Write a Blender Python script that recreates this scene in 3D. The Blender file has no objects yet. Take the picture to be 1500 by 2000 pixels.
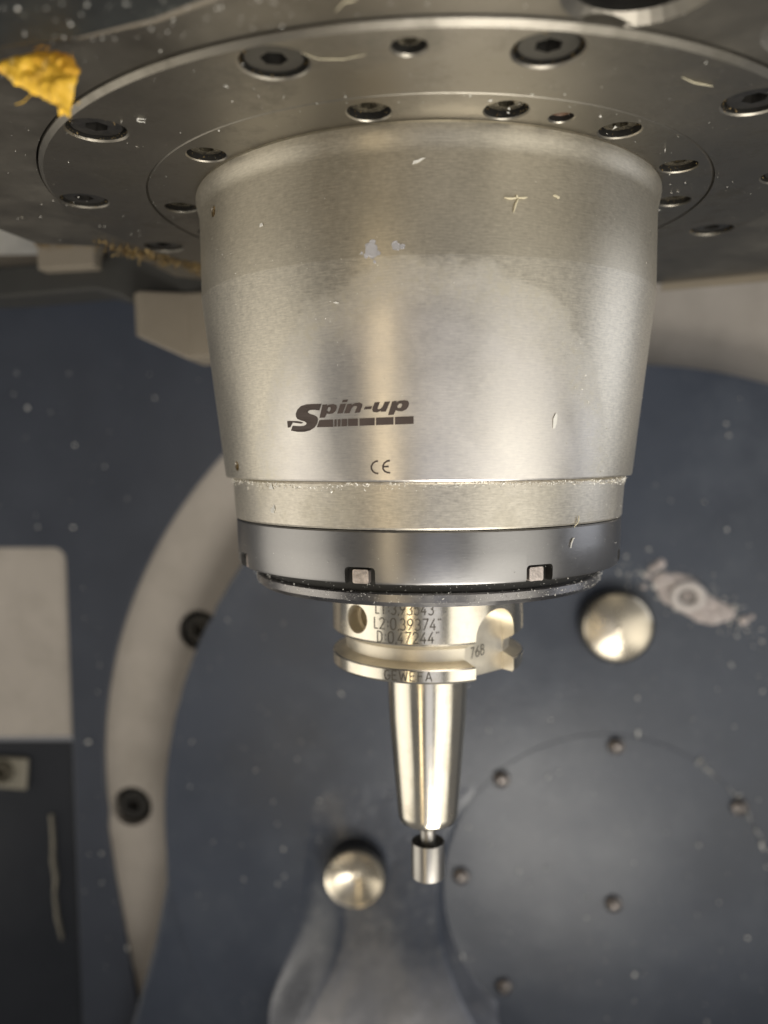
import bpy, bmesh, math, random
from mathutils import Vector, Matrix, noise
from mathutils.geometry import delaunay_2d_cdt, tessellate_polygon

S = 0.001                       # everything below is written in millimetres
R = math.radians
PI = math.pi
scene = bpy.context.scene
col = scene.collection
rng = random.Random(7)

# ------------------------------------------------------------------ camera
cam_d = bpy.data.cameras.new('camera')
cam = bpy.data.objects.new('camera', cam_d)
col.objects.link(cam)
right = Vector((0.99863763, 0.05159845, -0.00777737))
down = Vector((-0.00400036, -0.07290342, -0.99733098))
fwd = Vector((-0.05202773, 0.99600336, -0.07259768))
m = Matrix.Identity(4)
for i in range(3):
    m[i][0] = right[i]; m[i][1] = -down[i]; m[i][2] = -fwd[i]
m[0][3], m[1][3], m[2][3] = 0, -270.8 * S, 0
cam.matrix_world = m
cam_d.sensor_fit = 'HORIZONTAL'
cam_d.sensor_width = 36
cam_d.lens = 36 * 1600 / 1500
cam_d.clip_start = 0.005
cam_d.clip_end = 20
cam_d.dof.use_dof = True
cam_d.dof.focus_distance = 0.217
cam_d.dof.aperture_fstop = 10.0
scene.camera = cam

# ------------------------------------------------------------------ light
world = bpy.data.worlds.new('World'); scene.world = world
world.use_nodes = True
bg = world.node_tree.nodes['Background']
bg.inputs[0].default_value = (0.97, 0.95, 0.94, 1)
bg.inputs[1].default_value = 0.15

def area(name, loc, target, sx, sy, power, color, spread=180):
    d = bpy.data.lights.new(name, 'AREA'); d.shape = 'RECTANGLE'
    d.size = sx * S; d.size_y = sy * S; d.energy = power; d.color = color; d.spread = R(spread)
    o = bpy.data.objects.new(name, d); col.objects.link(o)
    o.location = Vector(loc) * S
    o.rotation_euler = (Vector(target) - Vector(loc)).to_track_quat('-Z', 'Y').to_euler()
    return o
def polar(az, dist, z):         # azimuth measured from the camera side, to the right
    return (dist * math.sin(R(az)), -dist * math.cos(R(az)), z)
area('door_light', polar(50, 820, -330), (40, 60, 60), 760, 740, 0.78, (1.0, 0.95, 0.84), 85)
area('strip_lamp', polar(-20, 820, -180), (0, 0, -20), 62, 1000, 0.78, (1.0, 0.80, 0.50))
area('room_light', polar(-80, 780, -250), (20, -20, 60), 800, 740, 0.88, (1.0, 0.93, 0.80), 100)
area('doorway_fill', polar(6, 900, -420), (0, 0, -20), 330, 620, 0.44, (0.92, 0.92, 1.0))
area('side_window', polar(100, 900, 200), (90, 220, -40), 500, 700, 1.8, (0.90, 0.93, 1.0))
area('low_fill', polar(24, 330, -500), (0, -60, 10), 300, 200, 1.25, (1.0, 0.95, 0.86), 120)  # added unseen fill from below, brightens the chips and the scrap

scene.view_settings.view_transform = 'Standard'
scene.view_settings.look = 'None'
scene.view_settings.exposure = -0.05
scene.view_settings.gamma = 1

# ------------------------------------------------------------------ helpers
def tag(o, label=None, cat=None, group=None, kind=None):
    if label: o['label'] = label
    if cat: o['category'] = cat
    if group: o['group'] = group
    if kind: o['kind'] = kind
    return o

def empty(name, loc, label, cat, group=None):
    o = bpy.data.objects.new(name, None); col.objects.link(o)
    o.location = Vector(loc) * S
    o.empty_display_size = 0.01
    return tag(o, label, cat, group)

def link(name, me, mat, parent=None, loc=None):
    o = bpy.data.objects.new(name, me); col.objects.link(o)
    if mat is not None and not me.materials: me.materials.append(mat)
    if loc is not None: o.location = Vector(loc) * S
    if parent is not None:
        o.parent = parent
        if loc is None: o.matrix_parent_inverse = Matrix.Translation(-parent.location)
        else:
            o.matrix_parent_inverse = Matrix.Translation(-parent.location)
    return o

def mesh(name, verts, faces, smooth=None, dark=None):
    me = bpy.data.meshes.new(name)
    me.from_pydata([(v[0] * S, v[1] * S, v[2] * S) for v in verts], [], faces)
    if dark:
        for lo, hi in zip(dark[::2], dark[1::2]):
            for q in range(lo, hi): me.polygons[q].material_index = 1
    bm = bmesh.new(); bm.from_mesh(me)
    bmesh.ops.remove_doubles(bm, verts=bm.verts, dist=1e-7)
    bmesh.ops.recalc_face_normals(bm, faces=bm.faces)
    if smooth:
        for f in bm.faces: f.smooth = True
        for e in bm.edges:
            if len(e.link_faces) == 2 and e.calc_face_angle(0) > R(smooth): e.smooth = False
    bm.to_mesh(me); bm.free()
    return me

def lathe(prof, n=160, closed=True):
    """profile (r, z) spun round the z axis; closed joins the last point to the first"""
    v, f = [], []
    k = len(prof)
    for i in range(n):
        a = 2 * PI * i / n
        for r, z in prof: v.append((r * math.sin(a), -r * math.cos(a), z))
    for i in range(n):
        j = (i + 1) % n
        for q in range(k if closed else k - 1):
            p = (q + 1) % k
            f.append((i * k + q, j * k + q, j * k + p, i * k + p))
    return v, f

def solid(prof, n=64):
    """profile that starts and ends near the axis, capped"""
    v, f = lathe(prof, n, False)
    k = len(prof)
    f.append(tuple(i * k for i in range(n)))
    f.append(tuple(i * k + k - 1 for i in range(n)))
    return v, f

def circle(cx, cy, r, n=32, a0=0.0):
    return [(cx + r * math.cos(a0 + 2 * PI * i / n), cy + r * math.sin(a0 + 2 * PI * i / n)) for i in range(n)]

def inside(p, poly):
    x, y = p; c = False; n = len(poly)
    for i in range(n):
        x1, y1 = poly[i]; x2, y2 = poly[i - 1]
        if (y1 > y) != (y2 > y) and x < (x2 - x1) * (y - y1) / (y2 - y1) + x1: c = not c
    return c

def flat_with_holes(outer, holes):
    """triangles of a flat region with holes -> 2d verts, tris"""
    pts, edges = [], []
    for lp in [outer] + holes:
        b = len(pts); pts += [Vector(p) for p in lp]
        edges += [(b + i, b + (i + 1) % len(lp)) for i in range(len(lp))]
    vs, es, fs, *_ = delaunay_2d_cdt(pts, edges, [], 0, 1e-5)
    keep = []
    for f in fs:
        c = sum((vs[i] for i in f), Vector((0, 0))) / len(f)
        if inside(c, outer) and not any(inside(c, h) for h in holes): keep.append(tuple(f))
    return [tuple(v) for v in vs], keep

def wall(v, f, lp, z0, z1, lp2=None):
    lp2 = lp2 or lp
    b = len(v); n = len(lp)
    v += [(p[0], p[1], z0) for p in lp] + [(p[0], p[1], z1) for p in lp2]
    f += [(b + i, b + (i + 1) % n, b + n + (i + 1) % n, b + n + i) for i in range(n)]

def scale_loop(lp, c, s):
    return [(c[0] + (p[0] - c[0]) * s, c[1] + (p[1] - c[1]) * s) for p in lp]

BORE = []
def plate_below(outer, z, top, bores, inner=None, rim=0.4):
    v, f = [], []; BORE.clear()
    holes = [circle(x, y, r + rim, 36) for x, y, r, d, fl in bores]
    hs = holes + ([inner] if inner else [])
    pv, pf = flat_with_holes(outer, hs)
    v += [(p[0], p[1], z) for p in pv]; f += pf
    if top > z: wall(v, f, outer, z, top)
    if inner and top > z: wall(v, f, inner, z, top)
    for h, (x, y, r, d, fl) in zip(holes, bores):
        lp = circle(x, y, r, 36)
        wall(v, f, h, z, z + rim, lp)
        BORE.append(len(f))
        wall(v, f, lp, z + rim, z + d)
        if fl:
            b = len(v); v += [(p[0], p[1], z + d) for p in lp]; f.append(tuple(range(b, b + 36)))
        BORE.append(len(f))
    return v, f

def boolean(me, cutters):
    """difference of a mesh and a list of (verts, faces), applied"""
    o = bpy.data.objects.new('tmp_a', me); col.objects.link(o)
    v, f = [], []
    for cv, cf in cutters:
        b = len(v); v += cv; f += [tuple(i + b for i in q) for q in cf]
    c = bpy.data.objects.new('tmp_b', mesh('tmp_b', v, f)); col.objects.link(c)
    md = o.modifiers.new('cut', 'BOOLEAN'); md.object = c; md.operation = 'DIFFERENCE'; md.solver = 'EXACT'
    dg = bpy.context.evaluated_depsgraph_get()
    out = bpy.data.meshes.new_from_object(o.evaluated_get(dg))
    out.materials.clear()
    bpy.data.objects.remove(o); bpy.data.objects.remove(c)
    return out

def sharpen(me, ang=30):
    bm = bmesh.new(); bm.from_mesh(me)
    for f in bm.faces: f.smooth = True
    for e in bm.edges: e.smooth = not (len(e.link_faces) == 2 and e.calc_face_angle(0) > R(ang))
    bm.to_mesh(me); bm.free()
    return me

def prism(lp, y0, y1):
    """outline in x, z extruded along y"""
    n = len(lp)
    v = [(x, y0, z) for x, z in lp] + [(x, y1, z) for x, z in lp]
    f = [tuple(range(n)), tuple(range(n, 2 * n))] + [(i, (i + 1) % n, n + (i + 1) % n, n + i) for i in range(n)]
    return v, f

def bevel(o, w, seg=2, ang=35):
    b = o.modifiers.new('bevel', 'BEVEL'); b.width = w * S; b.segments = seg
    b.limit_method = 'ANGLE'; b.angle_limit = R(ang); b.harden_normals = False
    return o

# ------------------------------------------------------------------ materials
class NT:
    def __init__(s, name):
        s.m = bpy.data.materials.new(name); s.m.use_nodes = True
        s.t = s.m.node_tree; s.b = s.t.nodes['Principled BSDF']
    def n(s, typ, **kw):
        x = s.t.nodes.new(typ)
        for k, v in kw.items():
            if k.startswith('i_'):
                k = k[2:]; k = int(k) if k.isdigit() else k.replace('_', ' ')
                x.inputs[k].default_value = v
            else: setattr(x, k, v)
        return x
    def l(s, a, b): s.t.links.new(a, b)
    def math(s, op, a, b=None, c=None):
        x = s.n('ShaderNodeMath', operation=op)
        for i, q in enumerate((a, b, c)):
            if q is None: continue
            if isinstance(q, (int, float)): x.inputs[i].default_value = q
            else: s.l(q, x.inputs[i])
        return x.outputs[0]
    def ramp(s, fac, stops):
        x = s.n('ShaderNodeValToRGB'); e = x.color_ramp.elements
        while len(e) < len(stops): e.new(0.5)
        for q, (p, c) in zip(e, stops):
            q.position = p; q.color = (c, c, c, 1) if isinstance(c, (int, float)) else (*c, 1)
        s.l(fac, x.inputs[0]); return x.outputs[0]
    def mix(s, fac, a, b):
        x = s.n('ShaderNodeMix', data_type='RGBA')
        if isinstance(fac, (int, float)): x.inputs[0].default_value = fac
        else: s.l(fac, x.inputs[0])
        for i, q in ((6, a), (7, b)):
            if isinstance(q, tuple): x.inputs[i].default_value = (*q, 1)
            else: s.l(q, x.inputs[i])
        return x.outputs[2]
    def coords(s):
        return s.n('ShaderNodeTexCoord').outputs['Object']
    def noise(s, vec, scale, detail=3, rough=0.55):
        x = s.n('ShaderNodeTexNoise'); x.inputs['Scale'].default_value = scale
        x.inputs['Detail'].default_value = detail; x.inputs['Roughness'].default_value = rough
        s.l(vec, x.inputs['Vector']); return x.outputs['Fac']
    def bump(s, h, strength, dist):
        x = s.n('ShaderNodeBump'); x.inputs['Strength'].default_value = strength
        x.inputs['Distance'].default_value = dist
        s.l(h, x.inputs['Height']); s.l(x.outputs[0], s.b.inputs['Normal'])

def turned_metal(name, base, rough, aniso=0.6, grain=0.12, flat=False, stain=None, arch=False, metallic=1.0, wear=0.08):
    """lathe turned or brushed steel: grain runs round the z axis"""
    t = NT(name); o = t.coords()
    sep = t.n('ShaderNodeSeparateXYZ'); t.l(o, sep.inputs[0])
    x, y, z = sep.outputs
    ang = t.math('ARCTAN2', x, y)
    rad = t.math('SQRT', t.math('ADD', t.math('MULTIPLY', x, x), t.math('MULTIPLY', y, y)))
    cmb = t.n('ShaderNodeCombineXYZ')
    t.l(t.math('MULTIPLY', ang, 26.0), cmb.inputs[0])
    t.l(t.math('MULTIPLY', rad if flat else z, 2600.0), cmb.inputs[1])
    g = t.noise(cmb.outputs[0], 1.0, 2, 0.6)
    big = t.noise(o, 28.0, 4, 0.6)
    fine = t.noise(o, 900.0, 2, 0.6)
    v = t.math('ADD', t.math('MULTIPLY', t.math('SUBTRACT', g, 0.5), grain * 2), 1.0)
    v = t.math('ADD', v, t.math('MULTIPLY', t.math('SUBTRACT', fine, 0.5), grain * 1.1))
    v = t.math('ADD', v, t.math('MULTIPLY', t.math('SUBTRACT', big, 0.5), wear * 3))
    sc = t.n('ShaderNodeVectorMath', operation='SCALE'); sc.inputs[0].default_value = base
    t.l(v, sc.inputs['Scale'])
    colr = sc.outputs[0]
    rv = t.math('ADD', rough, t.math('MULTIPLY', t.math('SUBTRACT', big, 0.5), 0.22))
    rv = t.math('ADD', rv, t.math('MULTIPLY', t.math('SUBTRACT', g, 0.5), 0.12))
    if stain:
        sn = t.ramp(t.noise(o, 60.0, 6, 0.7), [(0.5, 0.0), (0.75, 1.0)])
        colr = t.mix(t.math('MULTIPLY', sn, stain[1]), colr, stain[0])
        rv = t.math('ADD', rv, t.math('MULTIPLY', sn, 0.15))
    if arch:
        # dried coolant mark: an arch on the front of the cone, dustier outside and along its edge
        da = t.math('DIVIDE', t.math('ADD', t.math('MULTIPLY', t.math('ARCTAN2', x, t.math('MULTIPLY', y, -1)), 1.0), -0.03), 0.84)
        dz = t.math('DIVIDE', t.math('ADD', z, 0.016), 0.064)
        wob = t.math('MULTIPLY', t.math('SUBTRACT', t.noise(o, 38.0, 5, 0.65), 0.5), 0.38)
        d = t.math('ADD', t.math('SQRT', t.math('ADD', t.math('MULTIPLY', da, da), t.math('MULTIPLY', dz, dz))), wob)
        insd = t.ramp(d, [(0.74, 1.0), (1.02, 0.0)])
        edge = t.ramp(d, [(0.78, 0.0), (0.90, 1.0), (0.97, 0.9), (1.10, 0.0)])
        colr = t.mix(t.math('MULTIPLY', edge, 0.26), colr, (0.80, 0.78, 0.72))
        rv = t.math('ADD', rv, t.math('MULTIPLY', edge, 0.10))
        crust = t.math('MULTIPLY', edge, t.ramp(t.noise(o, 420.0, 4, 0.7), [(0.5, 0.0), (0.66, 1.0)]))
        dim_band = t.math('GREATER_THAN', z, 0.04705)
        colr = t.mix(t.math('MULTIPLY', dim_band, 0.36), colr, (0.44, 0.395, 0.305))  # cylinder above the chamfer coloured darker to draw its dimmer reflection
        insd = t.math('MULTIPLY', insd, t.math('SUBTRACT', 1.0, dim_band))
        colr = t.mix(t.math('MULTIPLY', insd, 0.46), colr, (0.84, 0.82, 0.83))
        cloud = t.math('MULTIPLY', insd, t.ramp(t.noise(o, 34.0, 5, 0.62), [(0.42, 0.0), (0.66, 1.0)]))
        colr = t.mix(t.math('MULTIPLY', cloud, 0.22), colr, (0.90, 0.88, 0.90))
        rv = t.math('ADD', rv, t.math('MULTIPLY', cloud, 0.12))
        colr = t.mix(t.math('MULTIPLY', crust, 0.75), colr, (0.70, 0.66, 0.56))
        rv = t.math('ADD', rv, t.math('MULTIPLY', insd, -0.05))
    t.l(colr, t.b.inputs['Base Color']); t.l(rv, t.b.inputs['Roughness'])
    t.b.inputs['Metallic'].default_value = metallic
    t.b.inputs['Anisotropic'].default_value = aniso
    t.b.inputs['Anisotropic Rotation'].default_value = 0.25
    tn = t.n('ShaderNodeTangent', direction_type='RADIAL', axis='Z')
    t.l(tn.outputs[0], t.b.inputs['Tangent'])
    t.bump(g, 0.25, 0.00004)
    return t.m

def paint(name, base, rough, spots=0.25, spot_col=(0.30, 0.31, 0.34), bump=0.25, scale=60.0, dirt=None, coat=0.0, wave=14.0):
    t = NT(name); o = t.coords()
    big = t.noise(o, 9.0, 5, 0.6)
    c = t.mix(t.ramp(big, [(0.3, 0.0), (0.75, 1.0)]), tuple(b * 0.82 for b in base), tuple(min(1, b * 1.18) for b in base))
    sp = t.ramp(t.noise(o, 230.0, 3, 0.6), [(0.66, 0.0), (0.74, 1.0)])
    c = t.mix(t.math('MULTIPLY', sp, spots), c, spot_col)
    if dirt:
        dn = t.ramp(t.noise(o, 22.0, 6, 0.7), [(0.48, 0.0), (0.7, 1.0)])
        c = t.mix(t.math('MULTIPLY', dn, dirt[1]), c, dirt[0])
    t.l(c, t.b.inputs['Base Color'])
    t.l(t.math('ADD', rough, t.math('MULTIPLY', t.math('SUBTRACT', big, 0.5), 0.3)), t.b.inputs['Roughness'])
    t.b.inputs['Coat Weight'].default_value = coat; t.b.inputs['Coat Roughness'].default_value = 0.28
    hh = t.math('ADD', t.noise(o, scale * 4, 3, 0.5), t.math('MULTIPLY', t.noise(o, 11.0, 2, 0.4), wave))
    t.bump(hh, bump, 0.0006)
    return t.m

def plain(name, base, rough, metallic=0.0, vary=0.35, scale=150.0, bump=0.3, dist=0.0004, second=None):
    t = NT(name); o = t.coords()
    nz = t.noise(o, scale, 5, 0.65)
    c = t.mix(t.ramp(nz, [(0.3, 0.0), (0.7, 1.0)]), tuple(b * (1 - vary) for b in base), second or tuple(min(1, b * (1 + vary)) for b in base))
    t.l(c, t.b.inputs['Base Color'])
    t.l(t.math('ADD', rough, t.math('MULTIPLY', t.math('SUBTRACT', nz, 0.5), 0.3)), t.b.inputs['Roughness'])
    t.b.inputs['Metallic'].default_value = metallic
    t.bump(t.noise(o, scale * 3, 4, 0.6), bump, dist)
    return t.m

M = {}
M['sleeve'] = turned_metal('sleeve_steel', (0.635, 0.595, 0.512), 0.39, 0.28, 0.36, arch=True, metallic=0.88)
M['collar'] = turned_metal('collar_steel', (0.63, 0.59, 0.515), 0.41, 0.2, 0.32, metallic=0.88, stain=((0.5, 0.46, 0.33), 0.3))
M['flange'] = turned_metal('flange_steel', (0.30, 0.28, 0.24), 0.42, 0.4, 0.07, flat=True, stain=((0.13, 0.12, 0.10), 0.6))
M['ring'] = turned_metal('ring_steel', (0.295, 0.275, 0.237), 0.44, 0.4, 0.08, flat=True, stain=((0.13, 0.12, 0.095), 0.65))
M['head'] = plain('head_steel', (0.27, 0.252, 0.217), 0.46, 1.0, 0.22, 40.0, 0.1, 0.0001)
M['lower_ring'] = turned_metal('slotted_ring_steel', (0.32, 0.315, 0.315), 0.34, 0.4, 0.07)
M['seal'] = turned_metal('seal_disc_steel', (0.30, 0.29, 0.29), 0.30, 0.4, 0.12, stain=((0.5, 0.48, 0.42), 0.3))
M['holder'] = turned_metal('holder_steel', (0.80, 0.75, 0.645), 0.18, 0.3, 0.05, wear=0.03, stain=((0.50, 0.36, 0.15), 0.28))
M['groove'] = plain('holder_groove', (0.78, 0.72, 0.60), 0.42, 0.92, 0.12, 120.0, 0.05, 0.0001)
M['carbide'] = turned_metal('cutter_carbide', (0.42, 0.405, 0.38), 0.36, 0.4, 0.12)
M['black'] = plain('black_oxide', (0.010, 0.010, 0.010), 0.35, 0.0, 0.5, 300.0, 0.3, 0.0002, (0.030, 0.028, 0.025))
M['cavity'] = plain('dark_cavity', (0.016, 0.015, 0.013), 0.6, 0.0, 0.4)
M['oily'] = plain('oily_screw', (0.035, 0.032, 0.026), 0.25, 0.4, 0.6, 420.0, 0.4, 0.0003, (0.16, 0.14, 0.10))
M['rust'] = plain('rusty_bore', (0.10, 0.055, 0.03), 0.5, 0.2, 0.6, 300.0, 0.5)
M['mark'] = plain('etched_mark', (0.075, 0.055, 0.048), 0.55, 0.0, 0.15, 200.0, 0.1, 0.0001)
M['engrave'] = plain('engraved_line', (0.075, 0.065, 0.05), 0.5, 0.2, 0.2, 200.0, 0.1, 0.0001)
M['engrave_pale'] = plain('engraved_pale_line', (0.22, 0.19, 0.15), 0.5, 0.4, 0.2, 200.0, 0.1, 0.0001)
M['blue'] = paint('blue_grey_paint', (0.042, 0.050, 0.070), 0.38, 0.12, coat=0.15)
M['blue_table'] = paint('blue_table_paint', (0.042, 0.053, 0.078), 0.36, 0.2, dirt=((0.074, 0.088, 0.115), 0.7), coat=0.15)
M['beige'] = paint('beige_casting_paint', (0.43, 0.392, 0.35), 0.5, 0.12, (0.25, 0.22, 0.18), dirt=((0.30, 0.27, 0.23), 0.5))
M['beige_block'] = paint('beige_block_paint', (0.27, 0.235, 0.185), 0.5, 0.3, (0.2, 0.17, 0.12))
M['cover'] = paint('dark_cover_paint', (0.016, 0.018, 0.019), 0.5, 0.6, (0.20, 0.20, 0.17), dirt=((0.05, 0.055, 0.05), 0.6))
M['beam'] = paint('dark_beam_paint', (0.045, 0.045, 0.042), 0.5, 0.5, (0.16, 0.14, 0.1))
M['recess'] = paint('recess_shade_colour', (0.014, 0.017, 0.024), 0.35, 0.4, (0.05, 0.055, 0.06))
M['grimy'] = paint('grimy_beige', (0.27, 0.25, 0.20), 0.5, 0.6, (0.06, 0.055, 0.045), dirt=((0.05, 0.045, 0.04), 0.8))
M['lug'] = plain('slot_lug_steel', (0.62, 0.55, 0.51), 0.35, 0.7, 0.4, 500.0, 0.5, 0.0003)
def capped():
    t = NT('polished_cap'); o = t.coords()
    nz = t.noise(o, 60.0, 4, 0.6)
    t.l(t.mix(nz, (0.58, 0.52, 0.41), (0.72, 0.65, 0.53)), t.b.inputs['Base Color'])
    t.l(t.math('ADD', 0.22, t.math('MULTIPLY', nz, 0.12)), t.b.inputs['Roughness'])
    t.b.inputs['Metallic'].default_value = 1.0; t.b.inputs['Anisotropic'].default_value = 0.75
    t.b.inputs['Anisotropic Rotation'].default_value = 0.25
    tn = t.n('ShaderNodeTangent', direction_type='RADIAL', axis='Y'); t.l(tn.outputs[0], t.b.inputs['Tangent'])
    return t.m
M['dome'] = capped()
M['screw'] = plain('wall_screw', (0.22, 0.20, 0.19), 0.28, 0.9, 0.5, 400.0, 0.4, 0.0004)
M['crust'] = plain('dried_crust', (0.56, 0.50, 0.48), 0.7, 0.0, 0.3, 260.0, 1.0, 0.001)
M['crust_pale'] = plain('pale_crust', (0.70, 0.65, 0.62), 0.7, 0.0, 0.15, 260.0, 1.0, 0.001)
M['chip'] = plain('pale_chip', (0.86, 0.85, 0.80), 0.4, 0.0, 0.08)
M['chip_straw'] = plain('straw_chip', (0.74, 0.68, 0.50), 0.4, 0.0, 0.2)
M['splash'] = plain('dried_splash', (0.60, 0.60, 0.64), 0.5, 0.5, 0.12)
M['rusty'] = plain('rust_residue', (0.16, 0.085, 0.03), 0.6, 0.0, 0.6, 220.0, 1.0, 0.001, (0.42, 0.30, 0.12))

# ================================================================== the setting behind the spindle
def smooth01(t):
    t = max(0.0, min(1.0, t)); return t * t * (3 - 2 * t)

# blue-grey wall with a round opening and a rectangular window, as one plate lying in x, z
def wall_plate(outer, holes, y0, y1):
    pv, pf = flat_with_holes(outer, holes)
    v = [(p[0], y0, p[1]) for p in pv]; f = list(pf)
    for lp in [outer] + holes:
        b = len(v); n = len(lp)
        v += [(p[0], y0, p[1]) for p in lp] + [(p[0], y1, p[1]) for p in lp]
        f += [(b + i, b + (i + 1) % n, b + n + (i + 1) % n, b + n + i) for i in range(n)]
    return v, f
def round_rect(x0, z0, x1, z1, r, n=6):
    out = []
    for cx, cz, a in ((x1 - r, z1 - r, 0), (x0 + r, z1 - r, 90), (x0 + r, z0 + r, 180), (x1 - r, z0 + r, 270)):
        out += [(cx + r * math.cos(R(a + 90 * i / n)), cz + r * math.sin(R(a + 90 * i / n))) for i in range(n + 1)]
    return out

WALL_Y = 275
window_hole = round_rect(-420, -470, -247.5, -63.5, 9)
round_hole = [(470, -600), (470, 300), (85.3, 300)] + [(85.3 + 310.6 * math.cos(R(a)), -217.8 + 310.6 * math.sin(R(a))) for a in range(90, 187, 2)] + [(-224.6, -262), (-220, -300), (-215.5, -329), (-207, -386), (-190, -470), (-150, -600)]
# the opening stays inside the plate outline
v, f = wall_plate([(-520, -620), (480, -620), (480, 330), (-520, 330)], [window_hole, round_hole], WALL_Y, WALL_Y + 3.5)
o = link('back_wall', mesh('back_wall', v, f), M['blue'])
bevel(o, 1.2, 3)
tag(o, kind='structure')
# beige casting seen through the round opening
v, f = wall_plate([(-245, -620), (480, -620), (480, 330), (-245, 330)], [circle(-208.2, -247.5, 14.0, 40), circle(-157.5, -121.5, 14.0, 40)], 280, 330)
casting = link('back_casting', mesh('back_casting', v, f), M['beige'])
tag(casting, kind='structure')

def socket_screw(r, hexr, depth, h=4.0, ch=0.45):
    """cap screw looking down (-z), its visible face at z = 0"""
    out = circle(0, 0, r - ch, 36); hx = circle(0, 0, hexr, 6)
    pv, pf = flat_with_holes(out, [hx])
    v = [(p[0], p[1], 0) for p in pv]; f = list(pf)
    wall(v, f, out, 0, ch, circle(0, 0, r, 36)); wall(v, f, circle(0, 0, r, 36), ch, h)
    wall(v, f, hx, 0, depth)
    b = len(v); v += [(p[0], p[1], depth) for p in hx]; f.append(tuple(range(b, b + 6)))
    return v, f
def face_out(vf):
    """turn a screw that looks down into one that looks at the camera side (-y)"""
    v, f = vf
    return [(x, z, -y) for x, y, z in v], f

for x, z, lab in ((-208.2, -247.5, 'black socket head screw sunk in the beige casting'), (-157.5, -121.5, 'dark recessed screw half hidden by the blue table')):
    cv, cf = [], []
    # dark bore floor
    cv = [(x + 13.9 * math.cos(2 * PI * i / 36), 292, z + 13.9 * math.sin(2 * PI * i / 36)) for i in range(36)]
    link('bore_floor', mesh('bore_floor', cv, [tuple(range(36))]), M['cavity'], casting)
    s = link('casting_screw', mesh('casting_screw', *face_out(socket_screw(11, 5, 6, 10, 1))), M['black'], casting, (x, 283, z))

# inset beige sheet behind the window, with its clamp and strip
o = link('window_backing', mesh('window_backing', *prism([(-430, -201), (-240, -197), (-240, -55), (-430, -55)], 280, 284)), M['beige'])
tag(o, kind='structure')
o = link('recess_shade_sheet', mesh('recess_shade_sheet', *prism([(-430, -480), (-240, -480), (-240, -204), (-430, -206)], 281, 290)), M['recess'])  # near-black sheet stands in for the shade inside the recess
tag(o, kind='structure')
cl = empty('clamp_block', (-300, 285, -235), 'small beige clamp block with a round screw below the beige window', 'clamp block')
o = link('block', mesh('block', *prism([(-340, -232), (-283, -236), (-281, -213), (-340, -211)], 277, 281)), M['grimy'], cl); bevel(o, 1.5)
link('screw_head', mesh('screw_head', *face_out(socket_screw(8, 3.6, 3, 5, 0.8))), M['oily'], cl, (-299, 273.6, -222))
# pale strip added to draw an edge glint low in the window
v, f = [], []
pts = [(-266.5, -254), (-265.8, -272), (-266.5, -288), (-264.8, -300), (-266.2, -312), (-265.0, -330), (-261.8, -346)]
wd = [1.5, 2.0, 2.2, 2.4, 1.0, 1.7, 0.8]
lp = [(p[0] - w / 2, p[1]) for p, w in zip(pts, wd)] + [(p[0] + w / 2, p[1]) for p, w in reversed(list(zip(pts, wd)))]
o = link('glint_strip', mesh('glint_strip', *prism(lp, 277.5, 281)), M['grimy']); bevel(o, 0.5)
tag(o, 'thin pale upright strip standing in for an edge glint in the dark recess below the clamp block', 'glint strip')

# ------------------------------------------------------------------ rotary table
table = empty('rotary_table', (123.4, 250, -245.2), 'large round blue-grey rotary table face behind the spindle', 'rotary table')
TY = 250
edge = []
for i in range(220):
    a = 2 * PI * i / 220
    rr = 298.4
    jag = 0.0
    if 2.55 < a < 2.95: jag = -1.6 * max(0, noise.noise(Vector((a * 60, 3, 0)))) * 2
    edge.append((123.4 + (rr + jag) * math.cos(a), -245.2 + (rr + jag) * math.sin(a)))
cover_hole = circle(114.5, -286, 104.6, 96)
v, f = wall_plate(edge, [cover_hole], TY, TY + 50)
b = len(v); v += [(p[0], TY + 6, p[1]) for p in cover_hole]; f.append(tuple(range(b, b + 96)))
o = link('table_face', mesh('table_face', v, f, 40), M['blue_table'], table)
# lower flank that widens to the left below the disc
fl = [(-176.5, -262), (-176.8, -288.4), (-186, -331.6), (-201, -382.8), (-222, -450), (60, -450), (60, -420), (-120, -300)]
o = link('lower_flank', mesh('lower_flank', *prism(fl, TY + 2.5, TY + 45)), M['blue_table'], table); bevel(o, 4, 3)
# round cover plate, a hair proud, with its screws
v, f = wall_plate(circle(114.5, -286, 104.4, 96), [], TY - 0.35, TY + 5.5)
cover = link('cover_plate', mesh('cover_plate', v, f), M['blue_table'], table); bevel(cover, 0.25, 2)
dome_v, dome_f = solid([(0.05, -3.6), (1.6, -3.6), (1.62, -2.4), (2.6, -3.2), (4.6, -2.4), (5.4, -1.0), (5.6, 0.6)], 28)
scr = mesh('cover_screw', [(x, z, -y) for x, y, z in dome_v], dome_f, 35)
for x, z in ((120.5, -188.8), (47.6, -211.6), (198.8, -227.9), (21.5, -277.0), (120.2, -293.9), (49.6, -352.0)):
    s = link('cover_screw', scr, M['screw'], cover, (x, TY - 1.2, z)); s.rotation_euler.y = rng.uniform(0, 6)
    cover_scr = s
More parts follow.
